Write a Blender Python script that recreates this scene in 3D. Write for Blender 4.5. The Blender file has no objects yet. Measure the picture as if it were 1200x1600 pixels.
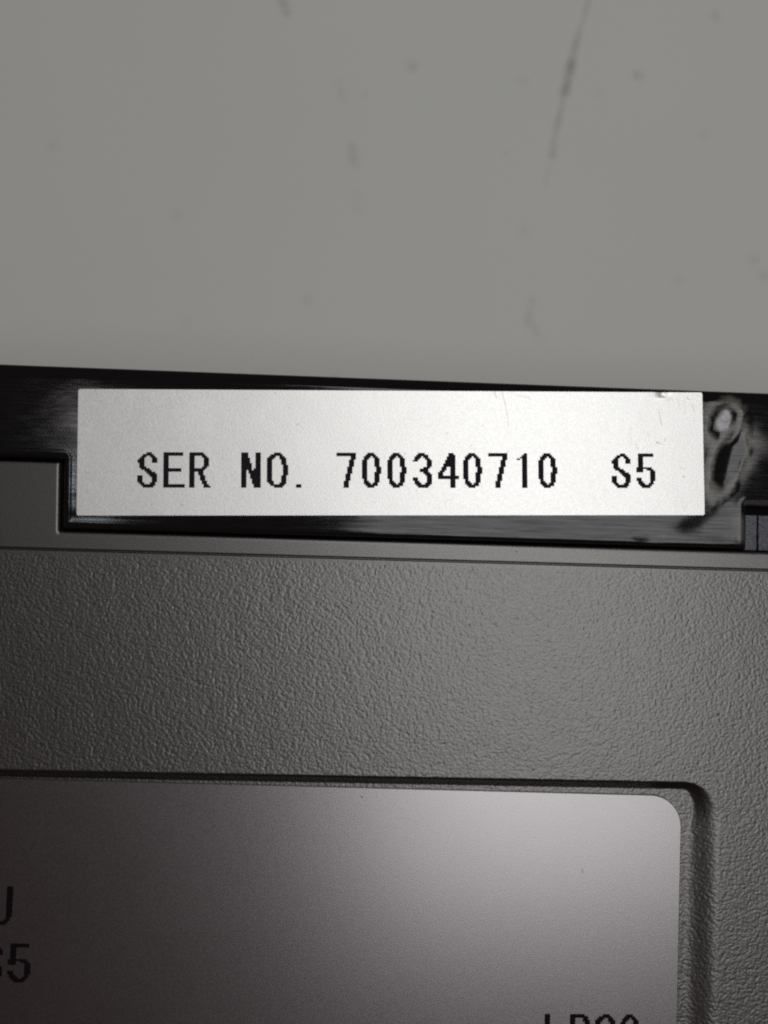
import bpy, math, random
import numpy as np
from mathutils import Vector

# ------------------------------------------------------------------ camera, world, lights, exposure
sc = bpy.context.scene
C = sc.collection
MM = 0.001                                       # everything below is laid out in millimetres

cam_data = bpy.data.cameras.new('camera')
cam = bpy.data.objects.new('camera', cam_data)
C.objects.link(cam)
cam.location = (-3.646 * MM, -7.587 * MM, 65.061 * MM)
cam.rotation_euler = (0.0502568, -0.0469066, 0.0290095)
cam_data.sensor_fit = 'HORIZONTAL'
cam_data.sensor_width = 3.42
cam_data.sensor_height = 4.56
cam_data.lens = 4.1
cam_data.clip_start = 0.002
cam_data.clip_end = 20.0
cam_data.dof.use_dof = True
cam_data.dof.focus_distance = 65.3 * MM
cam_data.dof.aperture_fstop = 2.4
sc.camera = cam

world = bpy.data.worlds.new('World')
sc.world = world
world.use_nodes = True
bg = world.node_tree.nodes['Background']
bg.inputs['Color'].default_value = (1.0, 0.50, 0.47, 1)
bg.inputs['Strength'].default_value = 0.036

def area_light(name, centre, size, rot_z, radiance, colour):
    d = bpy.data.lights.new(name, 'AREA')
    d.shape = 'RECTANGLE'
    d.size, d.size_y = size
    d.energy = radiance * math.pi * size[0] * size[1]
    d.color = colour
    o = bpy.data.objects.new(name, d)
    C.objects.link(o)
    o.location = centre
    o.rotation_euler = (0, 0, rot_z)             # area lamps shine along -Z, straight down
    return o

# a broad ceiling panel up and to the right, and a small far one to the left
area_light('overhead_light', (0.185, 0.42, 1.0), (0.42, 1.62), math.radians(6), 3.25, (0.985, 0.992, 1.0))
area_light('overhead_light', (-0.300, 0.140, 1.0), (0.05, 0.045), 0.0, 4.0, (1.0, 0.93, 0.93))
area_light('overhead_light', (-0.288, 0.075, 1.0), (0.030, 0.05), 0.0, 14.0, (0.86, 0.93, 1.0))  # extra lamp, added to make the bluish glint on the rim's left

sc.render.engine = 'CYCLES'
sc.cycles.max_bounces = 6
sc.cycles.filter_width = 2.1
sc.cycles.use_denoising = False
sc.view_settings.view_transform = 'Standard'
sc.view_settings.look = 'None'
sc.view_settings.exposure = 0.0
sc.view_settings.gamma = 1.0
sc.view_settings.use_curve_mapping = False

# ------------------------------------------------------------------ small noise library (numpy)
rng = np.random.default_rng(7)

def smooth(a, b, x):
    t = np.clip((x - a) / (b - a), 0, 1)
    return t * t * (3 - 2 * t)

def value_noise(x, y, seed):
    r = np.random.default_rng(seed)
    tab = r.random((256, 256))
    xi = np.floor(x).astype(int); yi = np.floor(y).astype(int)
    fx = x - xi; fy = y - yi
    fx = fx * fx * fx * (fx * (fx * 6 - 15) + 10); fy = fy * fy * fy * (fy * (fy * 6 - 15) + 10)
    a = tab[xi & 255, yi & 255]; b = tab[(xi + 1) & 255, yi & 255]
    c = tab[xi & 255, (yi + 1) & 255]; d = tab[(xi + 1) & 255, (yi + 1) & 255]
    return (a * (1 - fx) + b * fx) * (1 - fy) + (c * (1 - fx) + d * fx) * fy - 0.5

def worley(x, y, seed):
    r = np.random.default_rng(seed)
    px = r.random((256, 256)); py = r.random((256, 256))
    xi = np.floor(x).astype(int); yi = np.floor(y).astype(int)
    f1 = np.full(x.shape, 9.0); f2 = np.full(x.shape, 9.0)
    for dx in (-1, 0, 1):
        for dy in (-1, 0, 1):
            cx = xi + dx; cy = yi + dy
            qx = cx + px[cx & 255, cy & 255] - x
            qy = cy + py[cx & 255, cy & 255] - y
            d = np.sqrt(qx * qx + qy * qy)
            f2 = np.minimum(f2, np.maximum(f1, d)); f1 = np.minimum(f1, d)
    return f1, f2

def poly_sdf(x, y, poly):
    """signed distance to a polygon, positive inside"""
    d = np.full(x.shape, 1e9); inside = np.zeros(x.shape, bool)
    n = len(poly)
    for i in range(n):
        ax, ay = poly[i]; bx, by = poly[(i + 1) % n]
        ex, ey = bx - ax, by - ay
        wx, wy = x - ax, y - ay
        t = np.clip((wx * ex + wy * ey) / (ex * ex + ey * ey), 0, 1)
        d = np.minimum(d, (wx - ex * t) ** 2 + (wy - ey * t) ** 2)
        cond = (ay > y) != (by > y)
        if ey != 0:
            inside ^= cond & (x < ex * (y - ay) / ey + ax)
    return np.where(inside, 1, -1) * np.sqrt(d)

# ------------------------------------------------------------------ mesh helpers
def grid_mesh(name, X, Y, Z, keep=None, skirt=None):
    """height field as one smooth mesh; X, Y, Z are (ny, nx) arrays in mm"""
    ny, nx = X.shape
    co = np.stack([X, Y, Z], -1).reshape(-1, 3) * MM
    idx = np.arange(nx * ny).reshape(ny, nx)
    q = np.stack([idx[:-1, :-1], idx[:-1, 1:], idx[1:, 1:], idx[1:, :-1]], -1)
    if keep is not None:
        q = q[keep]
    q = q.reshape(-1, 4)
    if skirt is not None:                          # walls round the rim down to z = skirt
        ring = np.concatenate([idx[0, :], idx[1:, -1], idx[-1, -2::-1], idx[-2:0:-1, 0]])
        low = co[ring].copy(); low[:, 2] = skirt * MM
        base = len(co); n = len(ring)
        top2 = co[ring].copy()                     # doubled rim so that the edge stays crisp
        co = np.concatenate([co, top2, low])
        k = np.arange(n); k2 = (k + 1) % n
        w = np.stack([base + k, base + n + k, base + n + k2, base + k2], -1)
        q = np.concatenate([q, w, (np.array([[]]).reshape(0, 4)).astype(int)])
    m = bpy.data.meshes.new(name)
    m.vertices.add(len(co)); m.vertices.foreach_set('co', co.astype(np.float32).ravel())
    m.loops.add(q.size); m.loops.foreach_set('vertex_index', q.astype(np.int32).ravel())
    m.polygons.add(len(q))
    m.polygons.foreach_set('loop_start', np.arange(0, q.size, 4, dtype=np.int32))
    m.polygons.foreach_set('use_smooth', np.ones(len(q), bool))
    m.update(calc_edges=True); m.validate()
    return m

def simple_mesh(name, verts, faces):
    m = bpy.data.meshes.new(name)
    m.from_pydata([(x * MM, y * MM, z * MM) for x, y, z in verts], [], faces)
    m.update()
    return m

def rounded_slab(name, pts, z0, z1, bev):
    """outline (ccw, mm) extruded from z0 to z1 with a small chamfer on the top edge"""
    n = len(pts)
    def inset(d):
        out = []
        for i in range(n):
            a, b, c = Vector(pts[i - 1]), Vector(pts[i]), Vector(pts[(i + 1) % n])
            e1 = (b - a).normalized(); e2 = (c - b).normalized()
            nn = Vector((-(e1.y + e2.y), e1.x + e2.x)).normalized()
            k = max(0.35, nn.dot(Vector((-e1.y, e1.x))))
            out.append(b + nn * (d / k))
        return out
    top = inset(bev)
    v = [(p[0], p[1], z0) for p in pts] + [(p[0], p[1], z1 - bev) for p in pts] + [(p[0], p[1], z1) for p in top]
    f = [tuple(range(2 * n, 3 * n)), tuple(reversed(range(n)))]
    for i in range(n):
        j = (i + 1) % n
        f += [(i, j, n + j, n + i), (n + i, n + j, 2 * n + j, 2 * n + i)]
    return simple_mesh(name, v, f)

def rect_outline(x0, y0, x1, y1, r, seg=10):
    """r = radii at (x1,y0), (x1,y1), (x0,y1), (x0,y0)"""
    pts = []
    for (cx, cy, a0), rr in zip(((x1, y0, -90), (x1, y1, 0), (x0, y1, 90), (x0, y0, 180)), r):
        sx = -1 if cx == x1 else 1; sy = 1 if cy == y0 else -1
        for k in range(seg + 1):
            a = math.radians(a0 + 90 * k / seg)
            pts.append((cx + sx * rr + rr * math.cos(a), cy + sy * rr + rr * math.sin(a)))
    return pts

def add(name, mesh, mat, parent=None, label=None):
    o = bpy.data.objects.new(name, mesh)
    C.objects.link(o)
    mesh.materials.append(mat)
    if parent is not None:
        o.parent = parent
    if label:
        o['label'] = label
    return o

# ------------------------------------------------------------------ material helpers
class Nodes:
    def __init__(self, name):
        self.mat = bpy.data.materials.new(name); self.mat.use_nodes = True
        self.t = self.mat.node_tree
        self.p = self.t.nodes['Principled BSDF']
        tc = self.t.nodes.new('ShaderNodeTexCoord')
        mp = self.t.nodes.new('ShaderNodeMapping'); mp.inputs['Scale'].default_value = (1000,) * 3
        self.t.links.new(tc.outputs['Object'], mp.inputs['Vector'])
        self.co = mp.outputs['Vector']             # object coordinates in millimetres
    def link(self, a, b): self.t.links.new(a, b)
    def set(self, k, v): self.p.inputs[k].default_value = v
    def _in(self, sock, v):
        if hasattr(v, 'links') or isinstance(v, bpy.types.NodeSocket): self.link(v, sock)
        else: sock.default_value = v
    def math(self, op, a, b=0.0, clamp=False):
        n = self.t.nodes.new('ShaderNodeMath'); n.operation = op; n.use_clamp = clamp
        self._in(n.inputs[0], a); self._in(n.inputs[1], b)
        return n.outputs[0]
    def vec(self, op, a, b=(0, 0, 0), out='Vector'):
        n = self.t.nodes.new('ShaderNodeVectorMath'); n.operation = op
        self._in(n.inputs[0], a)
        if op == 'SCALE': self._in(n.inputs['Scale'], b)
        else: self._in(n.inputs[1], b)
        return n.outputs[out]
    def noise(self, scale, detail=2, rough=0.5, stretch=(1, 1, 1), dist=0.0, out='Fac'):
        v = self.vec('MULTIPLY', self.co, stretch)
        n = self.t.nodes.new('ShaderNodeTexNoise')
        n.inputs['Scale'].default_value = scale; n.inputs['Detail'].default_value = detail
        n.inputs['Roughness'].default_value = rough; n.inputs['Distortion'].default_value = dist
        self.link(v, n.inputs['Vector'])
        return n.outputs[out]
    def remap(self, v, a, b, c=0.0, d=1.0, smoothstep=False):
        n = self.t.nodes.new('ShaderNodeMapRange')
        if smoothstep: n.interpolation_type = 'SMOOTHSTEP'
        self._in(n.inputs['Value'], v)
        for k, x in zip(('From Min', 'From Max', 'To Min', 'To Max'), (a, b, c, d)): self._in(n.inputs[k], x)
        return n.outputs[0]
    def mix(self, fac, a, b):
        n = self.t.nodes.new('ShaderNodeMix'); n.data_type = 'RGBA'
        self._in(n.inputs['Factor'], fac)
        ia = [s for s in n.inputs if s.type == 'RGBA']
        self._in(ia[0], a); self._in(ia[1], b)
        return [s for s in n.outputs if s.type == 'RGBA'][0]
    def bump(self, h, dist_mm, strength=1.0, normal=None):
        n = self.t.nodes.new('ShaderNodeBump')
        n.inputs['Strength'].default_value = strength; n.inputs['Distance'].default_value = dist_mm * MM
        self.link(h, n.inputs['Height'])
        if normal is not None: self.link(normal, n.inputs['Normal'])
        return n.outputs['Normal']
    def segment(self, a, b, width, amount):
        """soft mark along the segment a-b (mm)"""
        a = Vector((*a, 0)); b = Vector((*b, 0)); ba = b - a
        flat = self.vec('MULTIPLY', self.co, (1, 1, 0))
        pa = self.vec('SUBTRACT', flat, tuple(a))
        h = self.math('MULTIPLY', self.vec('DOT_PRODUCT', pa, tuple(ba), 'Value'), 1 / max(ba.dot(ba), 1e-9), clamp=True)
        n = self.t.nodes.new('ShaderNodeVectorMath'); n.operation = 'SCALE'
        n.inputs[0].default_value = tuple(ba); self.link(h, n.inputs['Scale'])
        d = self.vec('LENGTH', self.vec('SUBTRACT', pa, n.outputs['Vector']), out='Value')
        return self.remap(d, 0.0, width, amount, 0.0, True)
    def union(self, masks):
        m = masks[0]
        for k in masks[1:]: m = self.math('MAXIMUM', m, k)
        return m
    def value(self, v):
        n = self.t.nodes.new('ShaderNodeValue'); n.outputs[0].default_value = v
        return n.outputs[0]

# --- table laminate with scuffs
def mat_table():
    n = Nodes('grey_laminate')
    big = n.noise(0.02, 3)
    base = n.mix(n.remap(big, 0.35, 0.65), (0.530, 0.542, 0.505, 1), (0.565, 0.560, 0.522, 1))
    scuffs = [((19.52, 48.75), (18.9, 46.56), .30, .35), ((18.9, 46.56), (18.17, 43.51), .45, .6),
              ((18.17, 43.31), (17.51, 40.14), .55, .95), ((17.51, 40.14), (16.91, 37.13), .35, .6),
              ((16.91, 37.13), (16.33, 33.46), .45, .5), ((16.33, 33.46), (15.74, 30.47), .3, .2),
              ((14.69, 18.66), (14.21, 16.7), .5, .35), ((14.21, 16.7), (15.6, 14.95), .6, .25),
              ((20.3, 52.5), (19.52, 48.75), .3, .5), ((24.0, 68.0), (20.3, 52.5), .3, .4),
              ((-11.9, 50.0), (-10.77, 46.87), .5, .5), ((-5.29, 39.92), (-4.85, 38.29), .5, .18),
              ((-3.87, 33.43), (-3.57, 31.81), .6, .30), ((-3.22, 28.9), (-3.16, 26.95), .5, .12)]
    dots = [(13.17, 41.24, .35), (25.04, 42.35, .7), (32.93, 49.05, .5), (21.12, 40.2, .2), (31.93, 36.7, .3), (13.57, 25.78, .3),
            (37.22, 23.89, .55), (38.16, 22.29, .5), (29.34, 21.44, .25), (1.92, 42.09, .6), (-7.88, 17.84, .25), (-20.86, 25.8, .25),
            (-33.16, 32.02, .3), (-19.56, 15.12, .2), (25.68, 25.81, .15)]
    masks = [n.segment(a, b, w * 1.5, s * .7) for a, b, w, s in scuffs] + [n.segment((x, y), (x + .1, y), .95, s * .45) for x, y, s in dots]
    m = n.math('MULTIPLY', n.union(masks), n.remap(n.noise(0.9, 3), 0.3, 0.6, 0.35, 0.85))
    speck = n.remap(n.noise(0.55, 1), 0.79, 0.85, 0.0, 0.15)
    m = n.math('MAXIMUM', m, speck)
    n.link(n.mix(m, base, (0.10, 0.10, 0.09, 1)), n.p.inputs['Base Color'])
    n.set('Roughness', 0.55)
    n.link(n.bump(n.noise(6, 2), 0.01, 0.5), n.p.inputs['Normal'])
    return n.mat

# --- gunmetal painted plastic
def mat_cover():
    n = Nodes('gunmetal_paint')
    v = n.noise(9, 3, 0.6)
    base = n.mix(n.remap(v, 0.3, 0.7), (0.116, 0.1125, 0.107, 1), (0.140, 0.1365, 0.130, 1))
    spots = [n.segment((8.83, -6.75), (8.86, -6.75), .10, .9), n.segment((23.55, -17.95), (23.6, -17.95), .16, .9),
             n.segment((25.95, -6.30), (26.05, -6.5), .05, .5), n.segment((26.05, -6.5), (26.2, -6.35), .05, .5)]
    n.link(n.mix(n.union(spots), base, (0.03, 0.028, 0.026, 1)), n.p.inputs['Base Color'])
    n.set('Metallic', 0.97)
    n.link(n.remap(n.noise(14, 2), 0.3, 0.7, 0.33, 0.40), n.p.inputs['Roughness'])
    n.link(n.bump(n.noise(11, 3, 0.6), 0.02, 0.22), n.p.inputs['Normal'])
    return n.mat

# --- glossy black plastic, lightly brushed by handling
def mat_black():
    n = Nodes('glossy_black_plastic')
    streak = n.noise(1.6, 4, 0.6, (0.35, 4.0, 1))
    # sink-mark reflections painted as pale rings, plus a rubbed spot, near the right end
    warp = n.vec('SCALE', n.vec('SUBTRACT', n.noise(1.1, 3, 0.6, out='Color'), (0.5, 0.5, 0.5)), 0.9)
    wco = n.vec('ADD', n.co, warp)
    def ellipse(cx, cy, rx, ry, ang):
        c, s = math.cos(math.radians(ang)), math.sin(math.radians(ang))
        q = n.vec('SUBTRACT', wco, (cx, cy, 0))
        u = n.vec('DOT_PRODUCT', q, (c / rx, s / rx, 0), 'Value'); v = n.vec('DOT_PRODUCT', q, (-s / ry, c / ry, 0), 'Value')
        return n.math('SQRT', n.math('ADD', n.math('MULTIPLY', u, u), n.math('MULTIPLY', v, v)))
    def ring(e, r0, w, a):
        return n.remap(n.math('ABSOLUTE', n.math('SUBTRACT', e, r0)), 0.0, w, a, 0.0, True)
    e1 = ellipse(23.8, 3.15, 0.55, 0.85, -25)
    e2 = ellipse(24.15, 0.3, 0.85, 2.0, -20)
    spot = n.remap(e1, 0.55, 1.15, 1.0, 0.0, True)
    painted_sheen = n.union([ring(e1, 2.0, 0.60, .70), ring(e2, 1.35, 0.48, .9), n.segment((25.9, 1.6), (28.5, 1.0), 1.3, .35),
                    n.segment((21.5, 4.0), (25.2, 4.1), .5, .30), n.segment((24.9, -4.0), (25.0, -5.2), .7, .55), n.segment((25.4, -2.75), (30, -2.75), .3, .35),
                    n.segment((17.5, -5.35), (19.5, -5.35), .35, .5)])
    painted_sheen = n.math('MULTIPLY', painted_sheen, n.remap(n.noise(1.8, 6, 0.75, (0.6, 3.2, 1)), 0.36, 0.64, 0.5, 1.0))
    col = n.mix(painted_sheen, (0.008, 0.008, 0.009, 1), (0.24, 0.23, 0.20, 1))
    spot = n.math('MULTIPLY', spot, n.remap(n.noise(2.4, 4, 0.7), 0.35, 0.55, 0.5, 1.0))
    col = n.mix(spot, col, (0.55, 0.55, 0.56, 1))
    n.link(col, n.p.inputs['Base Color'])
    sheen_and_wear = n.math('MAXIMUM', painted_sheen, spot)
    n.link(n.math('ADD', n.remap(streak, 0.35, 0.7, 0.06, 0.13), n.math('MULTIPLY', sheen_and_wear, 0.3)), n.p.inputs['Roughness'])
    nb = n.bump(streak, 0.006, 0.22)
    nb = n.bump(n.noise(12, 2), 0.002, 0.4, nb)
    n.link(nb, n.p.inputs['Normal'])
    n.link(n.remap(n.noise(1.1, 5, 0.7, (0.22, 5.0, 1)), 0.36, 0.62, 0.26, 0.50), n.p.inputs['Specular IOR Level'])
    n.set('IOR', 1.47)
    return n.mat

def mat_label():
    n = Nodes('silver_film')
    fine = n.noise(5.5, 3, 0.65)
    cloud = n.noise(0.45, 3)
    base = n.mix(n.remap(fine, 0.3, 0.7), (0.775, 0.78, 0.755, 1), (0.88, 0.883, 0.858, 1))
    base = n.mix(n.remap(cloud, 0.35, 0.7, 0, 0.25), base, (0.83, 0.82, 0.785, 1))
    sc_ = [((7.66, 4.44), (7.88, 3.51), .05, .45), ((7.88, 3.51), (8.06, 2.45), .05, .5), ((8.06, 2.45), (8.10, 1.85), .045, .35),
           ((19.02, 3.2), (19.12, 2.55), .04, .45), ((19.12, 2.55), (19.20, 2.05), .05, .6), ((18.85, .80), (18.95, .76), .09, .7),
           ((18.95, .76), (19.3, .62), .04, .3), ((20.75, -1.67), (20.77, -1.66), .09, .8), ((20.85, -1.11), (20.86, -1.10), .06, .5),
           ((20.17, -2.36), (20.84, -4.21), .04, .15), ((3.55, -3.95), (3.55, -3.4), .035, .25), ((3.55, -3.4), (4.1, -3.3), .035, .2),
           ((7.1, 4.44), (7.25, 4.0), .12, .3), ((8.7, 4.2), (9.6, 4.0), .15, .15), ((-21.6, -1.5), (-21.4, -1.45), .05, .3),
           ((21.1, 4.1), (21.3, 3.9), .06, .5), ((21.5, 3.6), (21.6, 3.1), .07, .35), ((20.9, 3.9), (21.0, 2.9), .05, .2),
           ((20.4, 4.1), (20.6, 3.2), .05, .2), ((16.9, 1.9), (17.0, 0.6), .07, .15), ((17.3, .7), (17.5, .3), .1, .2),
           ((19.5, 1.1), (19.4, .9), .1, .3), ((18.2, 1.4), (18.3, 1.3), .1, .2)]
    m = n.union([n.segment(*s) for s in sc_])
    speck = n.remap(n.noise(2.3, 1), 0.76, 0.80, 0, 0.35)
    m = n.math('MAXIMUM', m, speck)
    n.link(n.mix(m, base, (0.16, 0.15, 0.14, 1)), n.p.inputs['Base Color'])
    n.set('Metallic', 0.62)
    n.link(n.remap(fine, 0.3, 0.7, 0.37, 0.45), n.p.inputs['Roughness'])
    n.link(n.bump(n.noise(7, 3, 0.6), 0.012, 0.5), n.p.inputs['Normal'])
    return n.mat

def mat_plate():
    n = Nodes('satin_aluminium')
    fine = n.noise(8, 3, 0.65)
    base = n.mix(n.remap(fine, 0.3, 0.7), (0.232, 0.219, 0.222, 1), (0.268, 0.254, 0.258, 1))
    marks = [n.segment((-1.67, -24.26), (-1.6, -24.26), .09, .9), n.segment((14.1, -29.0), (14.1, -29.3), .07, .5), n.segment((13.0, -27.2), (13.05, -27.2), .06, .5)]
    n.link(n.mix(n.union(marks), base, (0.05, 0.05, 0.05, 1)), n.p.inputs['Base Color'])
    n.set('Metallic', 1.0)
    smudge = n.noise(0.16, 4, 0.6, dist=0.6)
    n.link(n.math('ADD', n.remap(fine, 0.3, 0.7, 0.262, 0.302), n.remap(smudge, 0.35, 0.65, 0.0, 0.006)), n.p.inputs['Roughness'])
    n.link(n.bump(n.noise(9, 3, 0.6), 0.008, 0.2), n.p.inputs['Normal'])
    return n.mat

def mat_ink(col, rough):
    n = Nodes('black_ink')
    n.link(n.mix(n.remap(n.noise(6, 2), 0.3, 0.7), col, tuple(c * 1.5 for c in col[:3]) + (1,)), n.p.inputs['Base Color'])
    n.set('Roughness', rough); n.set('Specular IOR Level', 0.06)
    return n.mat

def mat_latch():
    n = Nodes('scuffed_navy_plastic')
    s = n.noise(3.0, 4, 0.7, (1.0, 2.2, 1))
    n.link(n.mix(n.remap(s, 0.50, 0.68), (0.014, 0.016, 0.028, 1), (0.11, 0.125, 0.17, 1)), n.p.inputs['Base Color'])
    n.link(n.remap(s, 0.4, 0.7, 0.2, 0.5), n.p.inputs['Roughness'])
    n.link(n.bump(s, 0.03, 0.5), n.p.inputs['Normal'])
    return n.mat

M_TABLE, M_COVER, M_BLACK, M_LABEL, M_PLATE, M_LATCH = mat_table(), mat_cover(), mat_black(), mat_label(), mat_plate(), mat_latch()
M_INK = mat_ink((0.012, 0.009, 0.012, 1), 0.55)
M_MATTE = mat_ink((0.006, 0.006, 0.006, 1), 0.7)
M_INK2 = mat_ink((0.004, 0.003, 0.004, 1), 0.5)

# ------------------------------------------------------------------ the surface everything rests on
table = add('table_top', rounded_slab('table_top', rect_outline(-600, -420, 600, 380, (12,) * 4, 8), -50, -25, 1.5), M_TABLE)
table['kind'] = 'structure'
table['label'] = 'pale grey laminate table top with dark scuff marks'

# ------------------------------------------------------------------ the device
root = bpy.data.objects.new('electronic_device', None)
C.objects.link(root)
root.location = (0, -40 * MM, -25 * MM)
root['label'] = 'underside of a gunmetal grey device with glossy black rear rim and silver labels'
root['category'] = 'electronic device'

def part(name, mesh, mat, parent=root, label=None):
    o = add(name, mesh, mat, parent, label)
    if parent is root:
        o.location = -root.location               # part meshes are laid out in scene coordinates
    return o

def axis(*runs):
    out = [np.array([runs[0][0]])]
    for a, b, step in runs:
        k = max(1, int(round((b - a) / step)))
        out.append(np.linspace(a, b, k + 1)[1:])
    return np.concatenate(out)

X0, X1, YB, YF = -75.0, 75.0, 5.40, -110.0          # device footprint (mm)

# body: closed box below the shell parts
body_pts = rect_outline(X0 + .3, YF + .3, X1 - .3, YB - .25, (3, 3, 3, 3), 8)
part('body', rounded_slab('body', body_pts, -24.95, -1.9, 0.3), M_MATTE)

# --- black rear rim (a height field with rounded edges, a steep rear bevel and sink marks)
RIM = [(X0, YB + 4), (X0, -1.20), (-23.28, -1.20), (-23.12, -6.10), (25.56, -6.10), (25.56, -2.95), (X1, -2.95), (X1, YB + 4)]
xs = axis((X0, -30, 1.2), (-30, 30, 0.08), (30, X1, 1.2))
ys = axis((-6.3, YB, 0.08), (YB, YB + .02, 0.02))
X, Y = np.meshgrid(xs, ys)
D = poly_sdf(X, Y, RIM)
r = 0.40
Z = np.where(D >= r, 0, np.where(D > 0, -r + np.sqrt(np.maximum(r * r - (r - np.clip(D, 0, r)) ** 2, 0)), -1.9))
Z = np.where(D <= 0.0, -1.9, Z)
t = np.clip(Y - 4.55, 0, None)
Z = Z - 0.80 * t * t / (t + 0.08)                                       # rear bevel
Z = np.where(Y > YB + .01, -1.9, Z)
def dent(cx, cy, sx, sy, ang, h):
    c, s = math.cos(math.radians(ang)), math.sin(math.radians(ang))
    u = (X - cx) * c + (Y - cy) * s; v = -(X - cx) * s + (Y - cy) * c
    return h * np.exp(-(u / sx) ** 2 - (v / sy) ** 2)
Z += dent(24.2, 0.3, 0.9, 1.9, -20, -0.09)
Z += dent(27.0, 1.4, 1.5, 2.0, -20, 0.05)
Z += dent(22.6, -4.3, 2.2, 0.8, 18, -0.07)
Z += dent(24.9, -4.2, 0.8, 1.2, 0, 0.05)
Z += dent(18.7, -5.6, 1.3, 0.45, 0, -0.09)
Z += np.where(Y < 0, 0.018 * np.exp(-((D - .48) / .14) ** 2), 0) * (0.6 + value_noise(X * .4 + 3, Y * 0 + 7.3, 44))   # bead along the lower edge
def ridge(cx, cy, rx, ry, ang, r0, w, h):
    c, s = math.cos(math.radians(ang)), math.sin(math.radians(ang))
    wx_ = X + value_noise(X * 1.1 + 9, Y * 1.1 + 4, 41) * .5; wy_ = Y + value_noise(X * 1.1 + 60, Y * 1.1 + 33, 42) * .5
    u = ((wx_ - cx) * c + (wy_ - cy) * s) / rx; v = (-(wx_ - cx) * s + (wy_ - cy) * c) / ry
    return h * np.exp(-((np.hypot(u, v) - r0) / w) ** 2)
Z += ridge(23.8, 3.15, 0.55, 0.85, -25, 2.0, 0.40, 0.030)
Z += ridge(23.8, 3.15, 0.55, 0.85, -25, 0.0, 0.80, 0.035)
Z += ridge(24.1, 0.3, 0.80, 2.0, -18, 1.35, 0.28, 0.040)
wav = value_noise(X * .5 + 40, Y * 1.5 + 9, 3) * 0.005 + value_noise(X * 1.6 + 70, Y * 5 + 19, 4) * 0.0012
Z += wav * smooth(0.0, 0.5, D)
quad_d = np.maximum.reduce([D[:-1, :-1], D[1:, :-1], D[:-1, 1:], D[1:, 1:]])
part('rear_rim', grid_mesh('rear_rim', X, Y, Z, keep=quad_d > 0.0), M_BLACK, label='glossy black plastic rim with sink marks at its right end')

# --- latch pieces seen in the slot of the rim
for name, x0, x1 in (('latch', 25.62, 26.62), ('latch', 26.70, 30.5)):
    part(name, rounded_slab(name, rect_outline(x0, -6.15, x1, -3.55, (.05,) * 4, 3), -1.9, -0.75, 0.05), M_LATCH)

# --- grey cover: smooth ledge, fine groove, leather grain, recess for the rating plate
COVER = [(X0, -1.34), (X0, YF), (X1, YF), (X1, -6.22), (-23.26, -6.22), (-23.42, -1.34)]
xs = axis((X0, -33, 1.5), (-33, -27.6, 0.25), (-27.6, 27.6, 0.045), (27.6, 33, 0.25), (33, X1, 1.5))
ys = axis((YF, -50, 1.5), (-50, -40.2, 0.25), (-40.2, -7.9, 0.045), (-7.9, -7.2, 0.03), (-7.2, -6.0, 0.08), (-6.0, -1.22, 0.12))
X, Y = np.meshgrid(xs, ys)
D = poly_sdf(X, Y, COVER)
r = 0.30
Z = np.where(D >= r, 0, np.where(D > 0, -r + np.sqrt(np.maximum(r * r - (r - np.clip(D, 0, r)) ** 2, 0)), -1.85)) - 0.12
edge = D > 0.0
gy = -7.56
Z = Z - np.where(edge, 0.14 * np.clip(1 - np.abs(Y - gy) / 0.10, 0, 1), 0)       # groove
# recess
RX, RY, RR = 23.85, -22.72, 2.7
qx, qy = X - (RX - RR), Y - (RY - RR)
sd = np.minimum(np.maximum(qx, qy), 0) + np.hypot(np.maximum(qx, 0), np.maximum(qy, 0)) - RR
right = smooth(-2.0, 2.0, qx - qy)
run = 0.62 + 1.75 * right
wall = smooth(0.0, 1.0, -sd / run) * (0.45 + .55 * right) + np.clip(-sd / run, 0, 1) * 0.55 * (1 - right)
Z = Z - 0.52 * wall
# leather grain
wx = value_noise(X * 1.4, Y * 1.4, 11) * 0.9 + value_noise(X * 3.3 + 5, Y * 3.3, 12) * 0.35
wy = value_noise(X * 1.4 + 77, Y * 1.4 + 31, 13) * 0.9 + value_noise(X * 3.3 + 50, Y * 3.3 + 8, 14) * 0.35
f1, f2 = worley((X + wx * .28) * 3.9, (Y + wy * .28) * 4.8, 21)
g1, g2 = worley((X + wx * .18) * 6.3 + 17, (Y + wy * .18) * 7.4 + 3, 22)
peb = 1 - np.clip(f1, 0, 1) ** 1.5
peb2 = 1 - np.clip(g1, 0, 1) ** 1.5
grain = (peb * 0.50 + peb2 * 0.40) + value_noise(X * 7, Y * 7, 23) * 0.30 + value_noise(X * 0.8, Y * 0.8, 24) * 0.25
amp = smooth(gy - .1, gy - .5, Y) * smooth(40, 27.6, np.abs(X)) * smooth(-52, -40, Y)
Z = Z + np.where(edge, amp * (grain - 0.6) * 0.028, 0)
quad_d = np.maximum.reduce([D[:-1, :-1], D[1:, :-1], D[:-1, 1:], D[1:, 1:]])
part('cover', grid_mesh('cover', X, Y, Z, keep=quad_d > 0.0), M_COVER, label='gunmetal grey plastic cover with leather grain and a recess')

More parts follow.
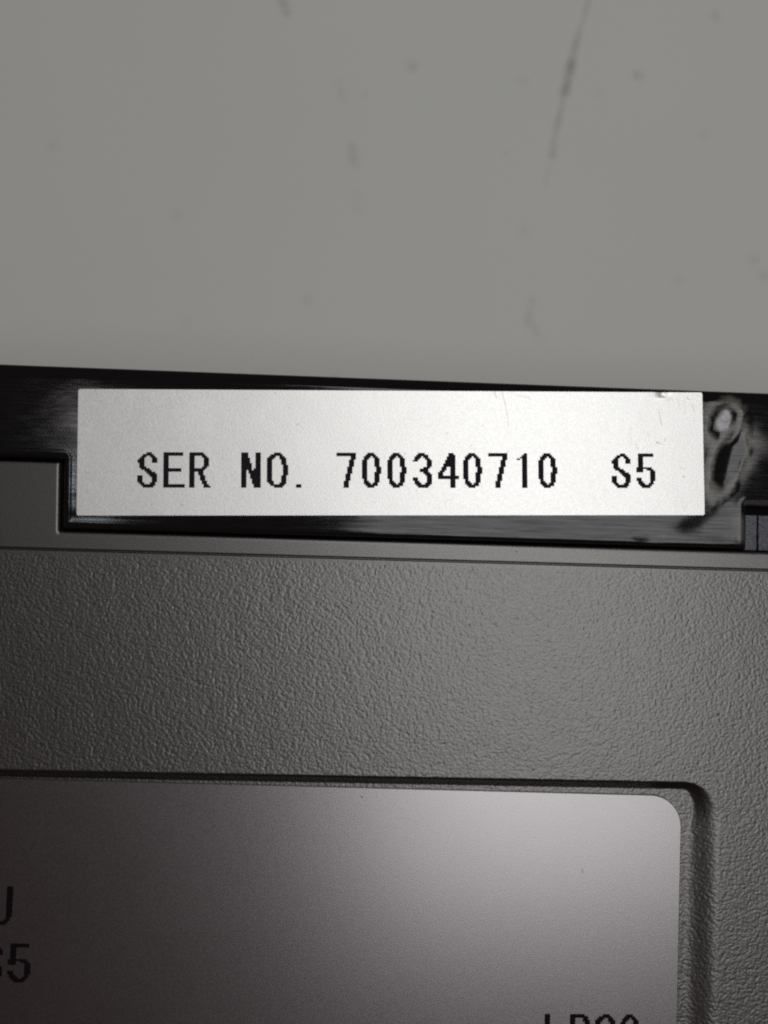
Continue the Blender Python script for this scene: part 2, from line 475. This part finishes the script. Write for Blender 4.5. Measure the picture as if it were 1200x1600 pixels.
# ------------------------------------------------------------------ printed dot-matrix characters
GLYPH = {
'S': """.....###...
...######..
..###..###.
.###....###
####....###
####....###
.###.......
.###.......
.####......
..#####....
....####...
.....#####.
......#####
###....####
###.....###
###.....###
###.....###
.###...###.
..########.
...######..""",
'E': """###########
###########
###........
###........
###........
###........
###........
###........
###........
##########.
##########.
###........
###........
###........
###........
###........
###........
###........
############
############""",
'R': """########...
#########..
###....###.
###.....###
###.....###
###.....###
###.....###
###.....###
###....###.
#########..
########...
###..###...
###..###...
###...###..
###...###..
###...###..
###....###.
###....###.
###.....###
###.....####""",
'N': """####....###
####....###
####....###
#####...###
#####...###
#####...###
######..###
######..###
######..###
######.####
###.#######
###.#######
###..######
###..######
###..######
###...#####
###...#####
###...#####
###....####
###....####""",
'O': """....####....
..#######...
.####..###..
####...####.
###.....###.
###.....###.
###.....###.
###......###
###......###
###......###
###......###
###......###
###......###
###.....###.
###.....###.
###.....###.
####....###.
.###...####.
..########..
....#####...""",
'.': "\n" * 18 + "..###\n..###",
'7': """###########
###########
........###
........###
.......###.
.......###.
.......###.
.......###.
......###..
......###..
......###..
......###..
.....###...
.....###...
.....###...
.....###...
....###....
....###....
....###....
....###....""",
'0': """...####....
..######...
.####.###..
.###...###.
###....###.
###....###.
###....###.
###....###.
###.....###
###.....###
###.....###
###....####
###....###.
###....###.
###....###.
.##....###.
.###...###.
.####.###..
..#######..
...####....""",
'3': """...####....
..#######..
.####.###..
.###...###.
###.....###
........###
........###
........###
......####.
....#####..
....#####..
......####.
.......####
........###
###.....###
###.....###
.###....###
.####..####
..########.
...######..""",
'4': """......###...
......####..
.....#####..
.....#####..
....######..
....######..
...#######..
...#######..
..###..###..
..###..###..
.###...###..
###....###..
###....###..
############
############
.......###..
.......###..
.......###..
.......###..
.......###..""",
'1': """......##
.....###
....####
..##.###
.....###
.....###
.....###
.....###
.....###
.....###
.....###
.....###
.....###
.....###
.....###
.....###
.....###
.....###
.....###
.....###""",
'5': """.#########.
.#########.
.###.......
.###.......
.###.......
.###.......
.###.......
.###.......
#########..
####..####.
####....###
........###
........###
........###
###.....###
###.....###
.###....##.
.####..###.
..#######..
...#####...""",
'U': "\n".join(["###.....###"] * 16 + [".###....##.", ".####..###.", "..#######..", "...#####..."]),
'L': "\n".join(["###"] * 18 + ["###########"] * 2),
'D': "\n".join(["########...", "##########.", "###....###.", "###....####"] + ["###.....###"] * 12 + ["###....####", "###....###.", "#########..", "########..."]),
}
NAMES = {'.': 'full_stop'}
glyph_mesh = {}
def glyph(ch, dx, dy):
    key = (ch, dx, dy)
    if key in glyph_mesh: return glyph_mesh[key]
    rows = GLYPH[ch].split('\n')
    cells = {(c, k) for k, row in enumerate(rows) for c, s in enumerate(row) if s == '#'}
    vid, verts, faces = {}, [], []
    def v(c, k, top):
        q = (c, k, top)
        if q not in vid:
            vid[q] = len(verts); verts.append((c * dx, -k * dy, 0.012 if top else -0.004))
        return vid[q]
    for c, k in sorted(cells):
        faces.append((v(c, k + 1, 1), v(c + 1, k + 1, 1), v(c + 1, k, 1), v(c, k, 1)))
        for dc, dk, a, b in ((-1, 0, (0, 0), (0, 1)), (1, 0, (1, 1), (1, 0)), (0, -1, (1, 0), (0, 0)), (0, 1, (0, 1), (1, 1))):
            if (c + dc, k + dk) not in cells:
                p, q = (c + a[0], k + a[1]), (c + b[0], k + b[1])
                faces.append((v(*p, 1), v(*p, 0), v(*q, 0), v(*q, 1)))
    glyph_mesh[key] = simple_mesh('character', verts, faces)
    return glyph_mesh[key]

def write(text, parent, x, y, z, pitch, dx, dy, mat):
    for i, ch in enumerate(text):
        if ch == ' ': continue
        me = glyph(ch, dx, dy)
        if not me.materials: me.materials.append(mat)
        name = NAMES.get(ch, 'digit' if ch.isdigit() else 'letter')
        o = bpy.data.objects.new(name, me); C.objects.link(o)
        o.parent = parent
        o.location = ((x + i * pitch) * MM, y * MM, z * MM)
        o['label'] = 'black printed ' + ('full stop' if ch == '.' else ('digit ' if ch.isdigit() else 'letter ') + ch)

# ------------------------------------------------------------------ serial number label on the rim
LW, LH = 44.5, 8.88
xs = np.linspace(-LW / 2, LW / 2, 372); ys = np.linspace(-LH / 2, LH / 2, 75)
X, Y = np.meshgrid(xs, ys)
rc = 0.13                                            # clipped corners
ox = np.abs(X) - (LW / 2 - rc); oy = np.abs(Y) - (LH / 2 - rc)
h = np.hypot(np.maximum(ox, 0), np.maximum(oy, 0))
k = np.where((ox > 0) & (oy > 0) & (h > rc), rc / np.maximum(h, 1e-6), 1.0)
Xc = np.where(k < 1, np.sign(X) * (LW / 2 - rc + ox * k), X); Yc = np.where(k < 1, np.sign(Y) * (LH / 2 - rc + oy * k), Y)
Z = 0.11 + value_noise(X * .25 + 30, Y * .4 + 30, 31) * 0.02 + value_noise(X * 1.1 + 30, Y * 1.1 + 30, 32) * 0.003
Z = Z - 0.10 * np.exp(-((X - 19.35) / .35) ** 2 - ((Y - 4.3) / .22) ** 2) + 0.05 * np.exp(-((X - 19.4) / .4) ** 2 - ((Y - 4.0) / .12) ** 2)
lab = part('serial_label', grid_mesh('serial_label', Xc, Yc, Z, skirt=0.03), M_LABEL, label='silver serial number label stuck on the black rim')
lab.rotation_euler = (0, 0, 0.0318326)
for text, x in (('SER', -18.10), ('NO.', -10.88), ('700340710', -4.18), ('S5', 15.52)):
    write(text, lab, x, 0.0, 0.118, 1.80, 0.125, 0.1245, M_INK)

# ------------------------------------------------------------------ rating plate in the recess
pr = math.radians(-0.45)
pts = rect_outline(-62, -95, 21.18, -23.62, (2.2, 2.2, 2.2, 2.2), 14)
pts = [(x * math.cos(pr) - (y + 23.62) * math.sin(pr), x * math.sin(pr) + (y + 23.62) * math.cos(pr) - 23.62) for x, y in pts]
plate = part('rating_plate', rounded_slab('rating_plate', pts, -0.72, -0.47, 0.05), M_PLATE, label='satin silver rating plate in the recess of the cover')
write('U', plate, -26.93, -30.72, -0.47, 1.9, 0.142, 0.130, M_INK2)
write('S5', plate, -27.42, -34.55, -0.47, 1.9, 0.142, 0.130, M_INK2)
write('LDO0', plate, 11.61, -39.0, -0.47, 1.79, 0.130, 0.130, M_INK2)
